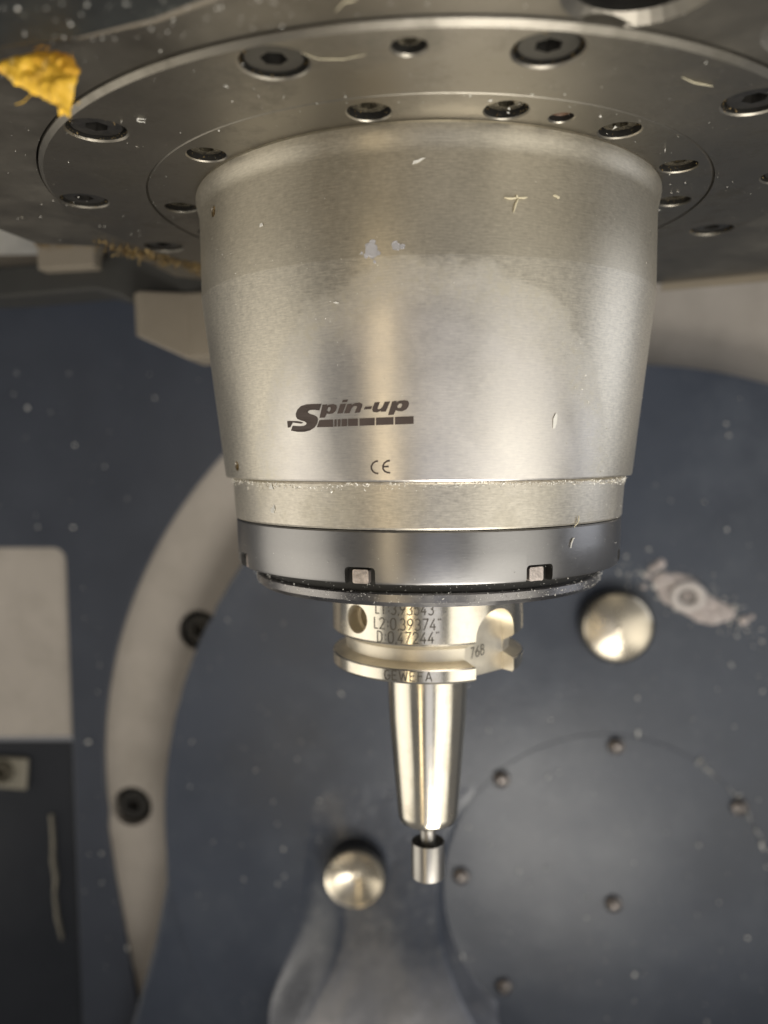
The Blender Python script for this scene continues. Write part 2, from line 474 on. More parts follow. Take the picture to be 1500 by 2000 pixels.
# flaring lower neck of the table: smooth, worn to bare metal with a wet highlight painted in where it comes forward
def worn_glint_metal():
    t = NT('worn_glint_flare'); o = t.coords()
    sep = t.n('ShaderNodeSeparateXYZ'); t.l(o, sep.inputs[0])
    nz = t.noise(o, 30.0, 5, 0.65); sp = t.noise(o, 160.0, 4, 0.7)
    h = t.math('ADD', t.math('MULTIPLY', sep.outputs[2], -9.0), t.math('MULTIPLY', nz, 0.5))   # more worn with a stronger painted glint lower down
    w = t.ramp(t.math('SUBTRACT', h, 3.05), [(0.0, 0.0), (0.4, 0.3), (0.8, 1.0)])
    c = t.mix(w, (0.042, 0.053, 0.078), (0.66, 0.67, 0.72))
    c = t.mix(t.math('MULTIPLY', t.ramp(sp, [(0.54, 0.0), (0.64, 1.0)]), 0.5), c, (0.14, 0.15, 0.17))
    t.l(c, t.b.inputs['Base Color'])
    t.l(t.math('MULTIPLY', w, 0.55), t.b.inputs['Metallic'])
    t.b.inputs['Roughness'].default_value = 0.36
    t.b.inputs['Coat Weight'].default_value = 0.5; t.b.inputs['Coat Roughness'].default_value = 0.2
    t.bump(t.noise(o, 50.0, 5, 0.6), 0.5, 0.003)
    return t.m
M['worn_glint'] = worn_glint_metal()
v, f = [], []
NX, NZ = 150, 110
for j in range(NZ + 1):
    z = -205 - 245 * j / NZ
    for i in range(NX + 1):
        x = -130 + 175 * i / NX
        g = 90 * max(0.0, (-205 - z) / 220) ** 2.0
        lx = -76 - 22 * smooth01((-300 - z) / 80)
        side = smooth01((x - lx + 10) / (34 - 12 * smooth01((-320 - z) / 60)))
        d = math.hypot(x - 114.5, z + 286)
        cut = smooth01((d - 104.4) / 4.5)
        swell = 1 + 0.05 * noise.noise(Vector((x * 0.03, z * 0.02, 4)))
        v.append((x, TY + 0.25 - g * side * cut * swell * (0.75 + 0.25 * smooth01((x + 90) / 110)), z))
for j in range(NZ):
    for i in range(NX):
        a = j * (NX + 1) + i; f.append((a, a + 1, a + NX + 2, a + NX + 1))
o = link('flared_neck', mesh('flared_neck', v, f, 80), M['worn_glint'], table)

# polished domed caps
def dome(x, y, z, r, h, lab, tilt=0.0):
    """low polished cap; a negative h is dished"""
    pr = []
    for i in range(17):
        q = max(0.05, r * 0.97 * i / 16); pr.append((q, -h * (1 - (q / r) ** 2) - (0.6 if q < 0.05 * r else 0)))
    pr += [(r, 0.35), (r, 3.0), (r * 0.8, 3.4), (r * 0.8, 46.0)]
    v, f = solid(pr, 64)
    o = link('domed_cap', mesh('domed_cap', [(p[0], p[2], -p[1]) for p in v], f, 40), M['dome'], table, (x, y, z))
    o['label'] = lab
    sv, sf = lathe([(r * 0.9, 2.2), (r * 1.07, 2.2), (r * 1.1, 2.8), (r * 1.1, 40), (r * 0.9, 40)], 64)
    link('cap_seat', mesh('cap_seat', [(p[0], p[2], -p[1]) for p in sv], sf, 40), M['black'], table, (x, y, z))
    return o
dome(118.6, 238, -109.7, 21.0, 4.5, 'large polished domed cap below the pale crusty residue')
dome(-46.9, 230, -271.4, 18.2, -7.0, 'smaller polished dished cap beside the milling cutter')

# ================================================================== spindle head
HZ = 79.3
RZ = 77.8
head = empty('spindle_carrier', (0, 0, HZ), 'flat grey steel underside of the spindle head around the mounting ring', 'machine head')
outer = [(-240, -185), (240, -185), (240, 84), (154, 114), (112, 133), (60, 140), (-60, 136), (-112, 98), (-119, 44), (-146, 37), (-150, 14), (-240, -20)]
big = [(37.2, -122.6, 12.2, 7.5, True), (77.5, -107.0, 11.6, 7.5, True)]
v, f = plate_below(outer, HZ, HZ + 50, big, circle(0, 0, 115.6, 180), rim=1.9)
o = link('head_plate', mesh('head_plate', v, f, None, list(BORE)), M['head'], head); o.data.materials.append(M['cavity'])
bolt = mesh('head_bolt', *socket_screw(9.6, 4.4, 5, 4, 0.8))
for x, y, *_ in big: link('head_bolt', bolt, M['oily'], head, (x, y, HZ + 2.6))
# closing plate above the ring gap
v, f = lathe([(100, HZ + 8), (118, HZ + 8), (118, HZ + 12), (100, HZ + 12)], 96)
link('ring_seat', mesh('ring_seat', v, f), M['cavity'], head)
# tan lip along the rear edge
lip = [(112.6, 133.6), (154.6, 114.6), (239, 84.6), (239, 87), (155, 117), (113, 136)]
v, f = [], []
wall(v, f, lip, HZ - 3.2, HZ + 20); b = len(v)
v += [(p[0], p[1], HZ - 3.2) for p in lip]; f.append(tuple(range(b, b + 6)))
o = link('rear_lip', mesh('rear_lip', v, f), M['beige_block'], head)

cover_o = empty('head_cover', (-80, -150, 73), 'dark scuffed painted cover at the corner above the yellow scrap', 'machine cover')
edge = [(-130, -108), (-95, -117.2), (-77.3, -119.6), (-62, -122.0), (-46.3, -127.4), (-33, -134.5), (-15, -145), (-10, -185), (-200, -185), (-200, -104)]
v, f = [], []
wall(v, f, edge, 73.5, 79.0)
pv, pf = flat_with_holes(edge, [])
b = len(v); v += [(p[0], p[1], 73.5) for p in pv]; f += [tuple(i + b for i in q) for q in pf]
b = len(v); v += [(p[0], p[1], 79.0) for p in pv]; f += [tuple(i + b for i in q) for q in pf]
o = link('cover_shell', mesh('cover_shell', v, f), M['cover'], cover_o); bevel(o, 1.4, 3)
strip = [(-63, -120.6), (-47, -125.8), (-33.5, -132.8), (-16, -143.2), (-15.2, -141.8), (-32.8, -131.3), (-46.6, -124.3), (-62.6, -119.5)]
v, f = [], []
wall(v, f, strip, 75.2, 79.2); pv, pf = flat_with_holes(strip, [])
b = len(v); v += [(p[0], p[1], 75.2) for p in pv]; f += [tuple(i + b for i in q) for q in pf]
link('lit_bevel_strip', mesh('lit_bevel_strip', v, f), M['beige_block'], cover_o)  # added tan strip draws the lit edge bevel of the head plate

# brackets behind the head
br = empty('cable_bracket', (-176, 140, 97), 'small tan bracket block under the rear corner of the head plate', 'bracket')
o = link('block', mesh('block', *prism([(-190.5, 91), (-162, 92), (-162, 108), (-190.5, 108)], 130, 150)), M['beige_block'], br); bevel(o, 0.8)
bm_o = link('cross_beam', mesh('cross_beam', *prism([(-260, 78.5), (-212, 79.4), (-165, 82.5), (-154, 79.5), (-148, 76), (-60, 74), (-60, 112), (-150, 112), (-160, 98), (-260, 92)], 139, 168)), M['beam'])
bevel(bm_o, 1.5); tag(bm_o, 'dark grimy cross beam running behind the head above the blue wall', 'beam')
o = link('brown_rail', mesh('brown_rail', *prism([(-300, 98.6), (-185, 97.0), (-185, 103), (-300, 104.5)], 151, 163)), M['beige_block'])
tag(o, 'short brown rail beside the tan bracket block', 'rail')
o = link('white_guard', mesh('white_guard', *prism([(-330, 100), (-205, 100), (-205, 160), (-330, 160)], 190, 200)), M['chip'])
tag(o, 'bright white guard sheet glimpsed past the head plate corner', 'guard sheet')
sb = empty('sensor_block', (-110, 140, 60), 'tan faceted block hanging behind the spindle beside the cross beam', 'sensor block')
v = [(-143.5, 132, 79), (-143.0, 132, 58.4), (-138.6, 126, 56.6), (-138.8, 126, 79), (-119.4, 138, 47.5), (-119.4, 138, 80), (-70, 128, 50), (-70, 128, 80),
     (-143.5, 170, 79), (-143, 170, 58.4), (-70, 170, 50), (-70, 170, 80), (-119.4, 170, 47.5)]
f = [(0, 1, 2, 3), (3, 2, 4, 5), (5, 4, 6, 7), (0, 8, 9, 1), (1, 9, 12, 4, 2), (4, 12, 10, 6), (6, 10, 11, 7), (0, 3, 5, 7, 11, 8)]
o = link('block', mesh('block', v, f), M['beige_block'], sb); bevel(o, 0.9)

# ------------------------------------------------------------------ mounting ring with its screws
mr = empty('mounting_ring', (0, 0, RZ), 'wide grey steel mounting ring with sunken black socket screws', 'mounting ring')
def pol(az, r): return (r * math.sin(R(az)), -r * math.cos(R(az)))
big_az = [-80.5, -48, -16.5, 13.1, 44.2, 76.5, 107.5, -112]
bores = [(*pol(a, 106.3), 7.1, 5.0, True) for a in big_az] + [(*pol(-1.6, 106.8), 3.5, 6.0, True)]
seam = circle(0, 0, 86.55, 180)
v, f = plate_below(circle(0, 0, 113.9, 200), RZ, RZ, bores, seam, rim=0.45)
# outer chamfer and wall, inner wall
wall(v, f, circle(0, 0, 113.9, 200), RZ, RZ + 1.1, circle(0, 0, 115.0, 200))
wall(v, f, circle(0, 0, 115.0, 200), RZ + 1.1, RZ + 10)
wall(v, f, seam, RZ, RZ + 8)
o = link('ring', mesh('ring', v, f, 25, list(BORE)), M['ring'], mr); o.data.materials.append(M['cavity'])
sc_big = mesh('socket_screw', *socket_screw(6.35, 2.9, 3.2))
for a in big_az:
    x, y = pol(a, 106.3)
    s = link('socket_screw', sc_big, M['black'], mr, (x, y, RZ + 1.0)); s.rotation_euler.z = rng.uniform(0, 6)
v, f = solid([(0.05, 0), (1.4, 0), (1.5, -0.8), (2.3, -0.8), (2.5, -0.2), (3.3, 0.2), (3.4, 2.0)], 30)
x, y = pol(-1.6, 106.8)
link('plug', mesh('plug', v, f, 30), M['oily'], mr, (x, y, RZ + 2.2))

# ------------------------------------------------------------------ spindle
sp = empty('spindle', (0, 0, RZ), 'tapered brushed steel spindle nose with a printed logo and slotted lower ring', 'spindle')
in_az = [-106, -84, -47.2, -9.5, 13.8, 37.6, 63.5, 88, 112]
IR = 77.9
bores = [(*pol(a, IR), 5.1, 4.5, True) for a in in_az] + [(*pol(24.4, 77.4), 2.9, 5.0, True)]
v, f = plate_below(circle(0, 0, 85.75, 180), RZ + 0.1, RZ + 0.1, bores, circle(0, 0, 66, 120), rim=0.35)
wall(v, f, circle(0, 0, 85.75, 180), RZ + 0.1, RZ + 0.7, circle(0, 0, 86.4, 180)); wall(v, f, circle(0, 0, 86.4, 180), RZ + 0.7, RZ + 8)
o = link('flange', mesh('flange', v, f, 25, list(BORE)), M['flange'], sp); o.data.materials.append(M['cavity'])
sc_in = mesh('flange_screw', *socket_screw(4.5, 2.1, 2.6, 4, 0.4))
for a in in_az:
    x, y = pol(a, IR)
    s = link('flange_screw', sc_in, M['oily'], sp, (x, y, RZ + 1.7)); s.rotation_euler.z = rng.uniform(0, 6)
v, f = solid([(0.05, 1), (1.6, 0.8), (2.6, 0.0), (2.85, 0.2), (2.85, 2.0)], 24)
x, y = pol(24.4, 77.4)
link('rusty_plug', mesh('rusty_plug', v, f, 30), M['rust'], sp, (x, y, RZ + 1.6))

def cone_r(z): return 64.9 + (z + 7.4) * 6.2 / 54.4
prof = [(66, 77.9), (71.9, 77.9)]
for i in range(9):
    t = i / 8; prof.append((72.25 - 1.05 * smooth01(t), 77.2 - 6.5 * t))
prof += [(71.15, 60), (71.1, 47.0), (64.95, -7.0), (64.7, -7.4), (62.2, -7.45), (58, -7.45), (58, 20)]
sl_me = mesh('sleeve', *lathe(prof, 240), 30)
def plug_cut(az, z, r, rad, d=6):
    v, f = solid([(r, -d), (r, d)], 20)
    A = R(az); out = []
    for x, y, q in v:     # q along the radius, x tangential, y up
        rr = rad + q
        out.append((rr * math.sin(A) + x * math.cos(A), -rr * math.cos(A) + x * math.sin(A), z + y))
    return out, f
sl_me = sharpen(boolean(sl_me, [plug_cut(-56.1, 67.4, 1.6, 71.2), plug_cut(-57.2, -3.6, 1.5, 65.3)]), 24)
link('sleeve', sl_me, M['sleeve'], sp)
for az, z, rad in ((-56.1, 67.4, 70.2), (-57.2, -3.6, 64.3)):
    v, f = solid([(0.05, 0.0), (0.7, 0.0), (1.1, 0.5), (1.45, 0.6), (1.45, -3)], 18)
    A = R(az); out = []
    for x, y, q in v:
        rr = rad + q
        out.append((rr * math.sin(A) + x * math.cos(A), -rr * math.cos(A) + x * math.sin(A), z + y))
    link('plug', mesh('plug', out, f, 30), M['rusty'], sp)
prof = [(50, -7.6), (62.3, -7.6), (62.75, -8.2), (62.7, -9), (62.05, -19.5), (61.7, -20.0), (50, -20.0)]
link('collar', mesh('collar', *lathe(prof, 240), 25), M['collar'], sp)
# slotted ring
prof = [(50, -20.3), (61.55, -20.3), (61.85, -20.7), (61.75, -26), (61.5, -33.5), (61.2, -34.2), (60.6, -34.5), (50, -34.5)]
rm = mesh('slotted_ring', *lathe(prof, 288), 25)
cuts = []
for k in range(8):
    az = -16.6 + 45.7 * k if k < 2 else -16.6 + 45 * k
    if k == 7: az = -63.5
    A = R(az)
    lp = round_rect(-4.25, -40, 4.25, -29.9, 1.1, 4)
    n = len(lp); v = []
    for rr in (58.3, 66):
        for s, z in lp: v.append((rr * math.sin(A) + s * math.cos(A), -rr * math.cos(A) + s * math.sin(A), z))
    cuts.append((v, [tuple(range(n)), tuple(range(n, 2 * n))] + [(i, (i + 1) % n, n + (i + 1) % n, n + i) for i in range(n)]))
rm = sharpen(boolean(rm, cuts), 24)
lug = []
for az in (-16.6, 29.1, -63.5, 73.4):
    A = R(az); lp = round_rect(-2.5, -34.4, 2.0, -30.7, 0.5, 3); n = len(lp); v = []
    for rr in (57, 60.3):
        for s, z in lp: v.append((rr * math.sin(A) + s * math.cos(A), -rr * math.cos(A) + s * math.sin(A), z))
    lug.append((v, [tuple(range(n)), tuple(range(n, 2 * n))] + [(i, (i + 1) % n, n + (i + 1) % n, n + i) for i in range(n)]))
for v, f in lug: link('slot_lug', mesh('slot_lug', v, f), M['lug'], sp)
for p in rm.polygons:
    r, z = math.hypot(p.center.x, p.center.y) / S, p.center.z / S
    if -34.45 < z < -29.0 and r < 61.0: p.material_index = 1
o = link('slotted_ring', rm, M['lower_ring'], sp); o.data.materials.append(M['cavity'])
link('gap_ring', mesh('gap_ring', *lathe([(40, -34.4), (54.6, -34.4), (54.2, -37.8), (40, -37.8)], 160), 30), M['cavity'], sp)
prof = [(33, -37.5), (55.2, -37.5), (55.75, -37.9), (55.8, -39.9), (54.6, -41.2), (33, -41.3)]
link('seal_disc', mesh('seal_disc', *lathe(prof, 220), 25), M['seal'], sp)

# printed logo and mark, wrapped on the cone
def on_cone(az, z, off): 
    r = cone_r(z) + off
    return (r * math.sin(R(az)), -r * math.cos(R(az)), z)
LOGO = {
    'S': [(-23.42,12.46),(-25.65,12.52),(-27.35,12.47),(-28.81,12.09),(-29.87,11.24),(-30.4,10.22),(-30.43,9.47),(-30.09,8.86),(-29.15,8.44),(-28.05,8.11),(-27.6,7.74),(-27.8,7.3),(-28.46,7.02),(-29.61,6.96),(-31.62,7.13),(-32.27,5.88),(-30.42,5.51),(-28.6,5.46),(-26.98,5.76),(-25.67,6.5),(-24.89,7.52),(-24.6,8.54),(-24.79,9.2),(-25.57,9.66),(-26.62,10.02),(-27.15,10.4),(-26.96,10.8),(-26.23,11.01),(-25.17,11.0),(-24.04,10.82)],
    'flag': [(-33.12,8.45),(-30.32,8.3),(-29.5,8.15),(-28.55,7.83),(-29.22,7.61),(-31.6,7.98),(-32.54,6.68),(-33.14,6.69)],
    'p': [(-23.09,12.25),(-21.99,12.26),(-22.13,11.92),(-21.42,12.19),(-20.43,12.27),(-19.75,11.95),(-19.7,11.31),(-20.03,10.51),(-20.71,9.95),(-21.57,9.83),(-22.23,10.0),(-22.79,8.96),(-24.12,8.94)],
    'p_h': [(-21.75,11.53),(-21.18,11.57),(-21.13,11.01),(-21.44,10.5),(-21.96,10.45),(-22.17,10.75)],
    'dot': [(-18.11,13.2),(-16.94,13.3),(-17.19,12.68),(-18.36,12.6)],
    'i': [(-18.77,12.21),(-17.4,12.31),(-18.4,9.91),(-19.65,9.86)],
    'n': [(-17.14,12.16),(-16.11,12.24),(-16.21,11.9),(-15.39,12.33),(-14.33,12.44),(-13.75,12.14),(-13.77,11.57),(-14.41,10.01),(-15.58,9.92),(-14.9,11.46),(-15.16,11.69),(-15.77,11.54),(-16.25,11.06),(-16.76,9.89),(-18.02,9.87)],
    'dash': [(-13.15,11.41),(-11.52,11.51),(-11.8,10.8),(-13.44,10.73)],
    'u': [(-10.98,12.41),(-9.84,12.46),(-10.44,10.91),(-10.2,10.68),(-9.63,10.89),(-9.24,11.45),(-8.78,12.5),(-7.63,12.55),(-8.64,10.1),(-9.71,10.04),(-9.65,10.32),(-10.55,9.91),(-11.39,10.08),(-11.58,10.57),(-11.46,11.14)],
    'q': [(-7.21,12.55),(-6.21,12.67),(-6.34,12.33),(-5.59,12.71),(-4.61,12.8),(-3.83,12.62),(-3.59,12.05),(-3.77,11.21),(-4.27,10.5),(-5.15,10.09),(-6.01,10.17),(-6.43,10.4),(-6.98,9.27),(-8.16,9.21)],
    'q_h': [(-5.73,11.95),(-5.24,12.02),(-5.07,11.65),(-5.38,10.95),(-5.93,10.9),(-6.17,11.25)],
    'b0': [(-20.44,8.43),(-19.9,8.44),(-20.01,6.63),(-20.55,6.62)],
    'b1': [(-19.62,8.44),(-18.98,8.45),(-19.08,6.64),(-19.73,6.63)],
    'b2': [(-18.7,8.46),(-17.41,8.48),(-17.5,6.66),(-18.8,6.64)],
    'b3': [(-17.16,8.49),(-14.9,8.53),(-14.98,6.7),(-17.25,6.67)],
    'b4': [(-14.5,8.54),(-11.11,8.62),(-11.17,6.78),(-14.58,6.71)],
    'b5': [(-10.8,8.63),(-6.99,8.73),(-7.03,6.87),(-10.86,6.79)],
    'b6': [(-6.67,8.74),(-2.69,8.86),(-2.71,6.98),(-6.71,6.88)],
    'b7': [(-24.16,8.38),(-20.81,8.43),(-20.84,6.56),(-24.99,6.57)],
}
CE = [[(-10.73, -2.17), (-11.27, -2.25), (-11.89, -2.72), (-12.29, -3.45), (-12.29, -4.18), (-11.92, -4.86), (-11.39, -5.22), (-10.76, -5.33)], [(-8.06, -2.07), (-8.67, -2.21), (-9.3, -2.67), (-9.64, -3.4), (-9.64, -4.13), (-9.26, -4.78), (-8.74, -5.07), (-8.06, -5.16)], [(-9.49, -3.61), (-8.36, -3.55)]]

def wrap_polys(polys, mapper):
    v, f = [], []
    for loops in polys:
        flat = [p for lp in loops for p in lp]
        tris = tessellate_polygon([[Vector((p[0], p[1], 0)) for p in lp] for lp in loops])
        b = len(v); v += [mapper(*p) for p in flat]; f += [tuple(i + b for i in t) for t in tris]
    return v, f
polys = []
for k, lp in LOGO.items():
    if k.endswith('_h'): continue
    polys.append([lp] + ([LOGO[k + '_h']] if k + '_h' in LOGO else []))
link('printed_logo', mesh('printed_logo', *wrap_polys(polys, lambda a, z: on_cone(a, z, 0.13))), M['mark'], sp)

def ribbon(pts, w, mapper, v, f, sub=1.0):
    """a stroke of even width along a polyline given in flat units, laid on a surface by mapper(s, t)"""
    q = []
    for a, b in zip(pts, pts[1:]):
        n = max(1, int(math.dist(a, b) / sub))
        q += [(a[0] + (b[0] - a[0]) * i / n, a[1] + (b[1] - a[1]) * i / n) for i in range(n)]
    q.append(pts[-1])
    base = len(v)
    for i, p in enumerate(q):
        a = q[max(0, i - 1)]; c = q[min(len(q) - 1, i + 1)]
        dx, dy = c[0] - a[0], c[1] - a[1]; L = math.hypot(dx, dy) or 1
        nx, ny = -dy / L * w / 2, dx / L * w / 2
        if 0 < i < len(q) - 1:
            d1 = Vector((p[0] - a[0], p[1] - a[1])); d2 = Vector((c[0] - p[0], c[1] - p[1]))
            k = max(0.5, math.cos(d1.angle(d2, 0) / 2)); nx /= k; ny /= k
        v += [mapper(p[0] + nx, p[1] + ny), mapper(p[0] - nx, p[1] - ny)]
    f += [(base + 2 * i, base + 2 * i + 1, base + 2 * i + 3, base + 2 * i + 2) for i in range(len(q) - 1)]
v, f = [], []
k = cone_r(-3.6) * PI / 180
for n, st in enumerate(CE):
    ribbon([(a * k, z) for a, z in st], 0.42, lambda s, t: on_cone(s / k, t, 0.10 + 0.01 * n), v, f, 0.5)
link('conformity_mark', mesh('conformity_mark', v, f), M['mark'], sp)

# ------------------------------------------------------------------ tool holder
th = empty('tool_holder', (0, 0, -41), 'bright steel tapered tool holder with engraved lettering and drive slot', 'tool holder')
prof = [(8, -30), (31.5, -30), (31.5, -56.9), (31.1, -57.5), (27.2, -59.6), (27.0, -63.3), (31.2, -64.6), (31.5, -65.0), (31.5, -68.3), (31.0, -69.0), (13.6, -69.0), (8, -69.0)]
fm = mesh('holder_flange', *lathe(prof, 200), 25)
def radial_cut(az, lp, r0, r1):
    A = R(az); v = []; n = len(lp)
    for rr in (r0, r1):
        for s, z in lp: v.append((rr * math.sin(A) + s * math.cos(A), -rr * math.cos(A) + s * math.sin(A), z))
    return v, [tuple(range(n)), tuple(range(n, 2 * n))] + [(i, (i + 1) % n, n + (i + 1) % n, n + i) for i in range(n)]
slot = [(-8.6, -90)] + [(-8.6 * math.cos(PI * i / 24), -56.3 + 8.6 * math.sin(PI * i / 24)) for i in range(25)] + [(8.6, -90)]
slot2 = [(-7.9, -90)] + [(-7.9 * math.cos(PI * i / 24), -55.6 + 7.9 * math.sin(PI * i / 24)) for i in range(25)] + [(7.9, -90)]
hole = [(4.5 * math.cos(2 * PI * i / 32), -51 + 4.5 * math.sin(2 * PI * i / 32)) for i in range(32)]
hole_b = [(3.6 * math.cos(2 * PI * i / 32), -51 + 3.6 * math.sin(2 * PI * i / 32)) for i in range(32)]
cuts = [radial_cut(43.5, slot, 25.6, 40), radial_cut(-43.4, hole, 26.5, 40), radial_cut(-133, slot, 25.6, 40)]
fm = boolean(fm, cuts[:1]); fm = boolean(fm, cuts[1:2]); fm = boolean(fm, [radial_cut(-43.4, hole_b, 20.0, 27)]); fm = boolean(fm, cuts[2:])
fm = sharpen(fm, 24)
for p in fm.polygons:
    r, z = math.hypot(p.center.x, p.center.y) / S, p.center.z / S
    if -68.9 < z < -44 and r < 31.1: p.material_index = 1
o = link('holder_flange', fm, M['holder'], th); o.data.materials.append(M['groove'])
prof = [(3.2, -68.8), (13.45, -68.8), (13.3, -78), (13.0, -87), (10.2, -121.5), (9.95, -123.2), (9.5, -124.1), (8.9, -124.5), (3.2, -124.5)]
link('holder_shaft', mesh('holder_shaft', *lathe(prof, 120), 30), M['holder'], th)

# single-stroke engraving alphabet, cell 0.62 x 1
def arc(cx, cy, rx, ry, a0, a1, n=12):
    return [(cx + rx * math.cos(R(a0 + (a1 - a0) * i / n)), cy + ry * math.sin(R(a0 + (a1 - a0) * i / n))) for i in range(n + 1)]
GL = {
    '0': [arc(.3, .72, .28, .28, 0, 180) + arc(.3, .28, .28, .28, 180, 360) + [(.58, .72)]],
    '2': [arc(.3, .72, .27, .27, 165, -30) + [(.03, .02), (.6, .02)]],
    '3': [arc(.28, .74, .26, .25, 150, -90), arc(.28, .26, .29, .26, 80, -150)],
    '4': [[(.46, 1), (.02, .28), (.6, .28)], [(.42, .55), (.42, 0)]],
    '5': [[(.55, .98), (.1, .98), (.06, .55)] + arc(.28, .32, .29, .31, 120, -150)],
    '6': [[(.45, 1), (.08, .45)] + arc(.31, .29, .27, .28, 145, 505, 20)],
    '7': [[(.02, .98), (.58, .98), (.18, 0)]],
    '8': [arc(.3, .76, .22, .23, -90, 270, 20), arc(.3, .27, .28, .27, 90, 450, 20)],
    '9': [arc(.3, .7, .27, .28, -35, 325, 20) + [(.16, 0)]],
    '1': [[(.1, .75), (.35, 1), (.35, 0)]],
    'L': [[(.05, 1), (.05, .02), (.5, .02)]],
    'D': [[(.05, .02), (.05, .98), (.25, .98)] + arc(.25, .68, .32, .3, 90, 0, 6) + arc(.25, .32, .32, .3, 0, -90, 6) + [(.05, .02)]],
    ':': [[(.22, .22), (.22, .34)], [(.22, .62), (.22, .74)]],
    ',': [[(.13, .1), (.05, -.1)]],
    '"': [[(.08, 1), (.08, .86)], [(.28, 1), (.28, .86)]],
    'G': [arc(.33, .5, .31, .48, 50, 330, 18) + [(.62, .45), (.36, .45)]],
    'E': [[(.55, .98), (.05, .98), (.05, .02), (.55, .02)], [(.07, .52), (.45, .52)]],
    'W': [[(0, 1), (.2, 0), (.42, .8), (.64, 0), (.84, 1)]],
    'F': [[(.55, .98), (.05, .98), (.05, 0)], [(.07, .52), (.45, .52)]],
    'A': [[(0, 0), (.3, 1), (.6, 0)], [(.12, .32), (.48, .32)]],
}
ADV = {':': .52, ',': .26, '"': .45, 'W': 1.05, 'L': .68}
def engrave(text, h, wscale, stroke, mapper, track=0.0):
    v, f = [], []; s = 0.0; n = 0
    for ch in text:
        for st in GL.get(ch, []):
            ribbon([(s + p[0] * h * wscale, p[1] * h) for p in st], stroke, lambda a, b, n=n: mapper(a, b, n % 5), v, f, 0.35)
            n += 1
        s += (ADV.get(ch, .8) * h + track) * wscale
    return v, f, s
def holder_text(text, az0, az1, z0, h, stroke, tilt=0.0, mat='engrave'):
    _, _, L = engrave(text, h, 1.0, stroke, lambda a, b, n: (0, 0, 0))
    arcl = R(az1 - az0) * 31.5; ws = arcl / L
    def mp(s, t, n):
        A = R(az0) + s / 31.5; r = 31.56 + 0.006 * n
        return (r * math.sin(A), -r * math.cos(A), z0 + t + tilt * s)
    v, f, _ = engrave(text, h, ws, stroke, mp)
    return link('engraving', mesh('engraving', v, f), M[mat], th)
holder_text('L1:3,93543', -29.5, 4.5, -48.3, 3.4, 0.36, 0.02)
holder_text('L2:0,39374"', -30.5, 8.0, -52.9, 3.4, 0.36, 0.02)
holder_text('D:0,47244"', -28.6, 7.0, -57.0, 3.4, 0.36, 0.03)
holder_text('GEWEFA', -24.2, 3.5, -68.1, 2.9, 0.34, 0.01)
A = R(43.5)
def slot_map(s, t, n):
    rr = 25.74 + 0.006 * n; u = -6.2 + s
    return (rr * math.sin(A) + u * math.cos(A), -rr * math.cos(A) + u * math.sin(A), -63.3 + t + 0.08 * s)
v, f, _ = engrave('768', 3.3, 0.85, 0.26, slot_map)
link('engraving', mesh('engraving', v, f), M['engrave'], th)

# ------------------------------------------------------------------ milling cutter
mc = empty('milling_cutter', (0, 0, -145), 'small grey cylindrical cutter on a thin neck at the tip of the holder', 'milling cutter')
prof = [(0.05, -120), (3.1, -120), (3.1, -127.2), (2.65, -127.8), (2.6, -134.5), (0.05, -134.5)]
link('neck', mesh('neck', *lathe(prof, 48), 30), M['carbide'], mc)
prof = [(2.55, -133.2), (4.6, -132.9), (5.25, -132.2), (5.6, -132.2), (5.7, -132.5), (5.7, -144.2), (5.3, -144.7), (0.05, -144.7)]
v, f = lathe(prof, 10 * 8, False)
hd = mesh('cutter_head', v, f, 25)
o = link('cutter_head', hd, M['carbide'], mc)
prof = [(2.6, -133.0), (4.55, -132.75), (5.2, -132.08), (5.3, -132.05), (4.4, -132.6), (2.6, -132.9)]
link('dark_crown', mesh('dark_crown', *lathe(prof, 64), 30), M['cavity'], mc)

# ================================================================== loose bits
def pillow(lp, thick, step, seed, rough=0.5, flat_back=False):
    """irregular lump from an outline: two skins that meet at the outline -> (u, v, w) points"""
    xs = [p[0] for p in lp]; ys = [p[1] for p in lp]
    # resample and roughen the outline
    ring = []
    for a, b in zip(lp, lp[1:] + lp[:1]):
        n = max(1, int(math.dist(a, b) / step))
        for i in range(n):
            p = (a[0] + (b[0] - a[0]) * i / n, a[1] + (b[1] - a[1]) * i / n)
            q = noise.noise_vector(Vector((p[0] / step * 0.6, p[1] / step * 0.6, seed)))
            ring.append((p[0] + q.x * step * rough * 0.6, p[1] + q.y * step * rough * 0.6))
    pts = [Vector(p) for p in ring]; n0 = len(pts)
    y = min(ys)
    while y < max(ys):
        x = min(xs)
        while x < max(xs):
            p = (x + rng.uniform(-.25, .25) * step, y + rng.uniform(-.25, .25) * step)
            if inside(p, ring) and min(math.dist(p, r) for r in ring) > step * 0.5: pts.append(Vector(p))
            x += step
        y += step
    vs, es, fs, *_ = delaunay_2d_cdt(pts, [(i, (i + 1) % n0) for i in range(n0)], [], 0, 1e-6)
    tri = [tuple(t) for t in fs if inside(sum((vs[i] for i in t), Vector((0, 0))) / 3, ring)]
    dist = [min(math.dist(p, r) for r in ring) for p in vs]; dm = max(dist) or 1
    h = [thick * math.sqrt(max(0, 1 - (1 - min(1, d / dm * 1.6)) ** 2)) * (1 + rough * noise.noise(Vector((p[0] / step * .4, p[1] / step * .4, seed + 9)))) for p, d in zip(vs, dist)]
    n = len(vs)
    v = [(p[0], p[1], hh) for p, hh in zip(vs, h)] + [(p[0], p[1], 0 if flat_back else -hh) for p, hh in zip(vs, h)]
    f = tri + [(a + n, c + n, b + n) for a, b, c in tri]
    return v, f

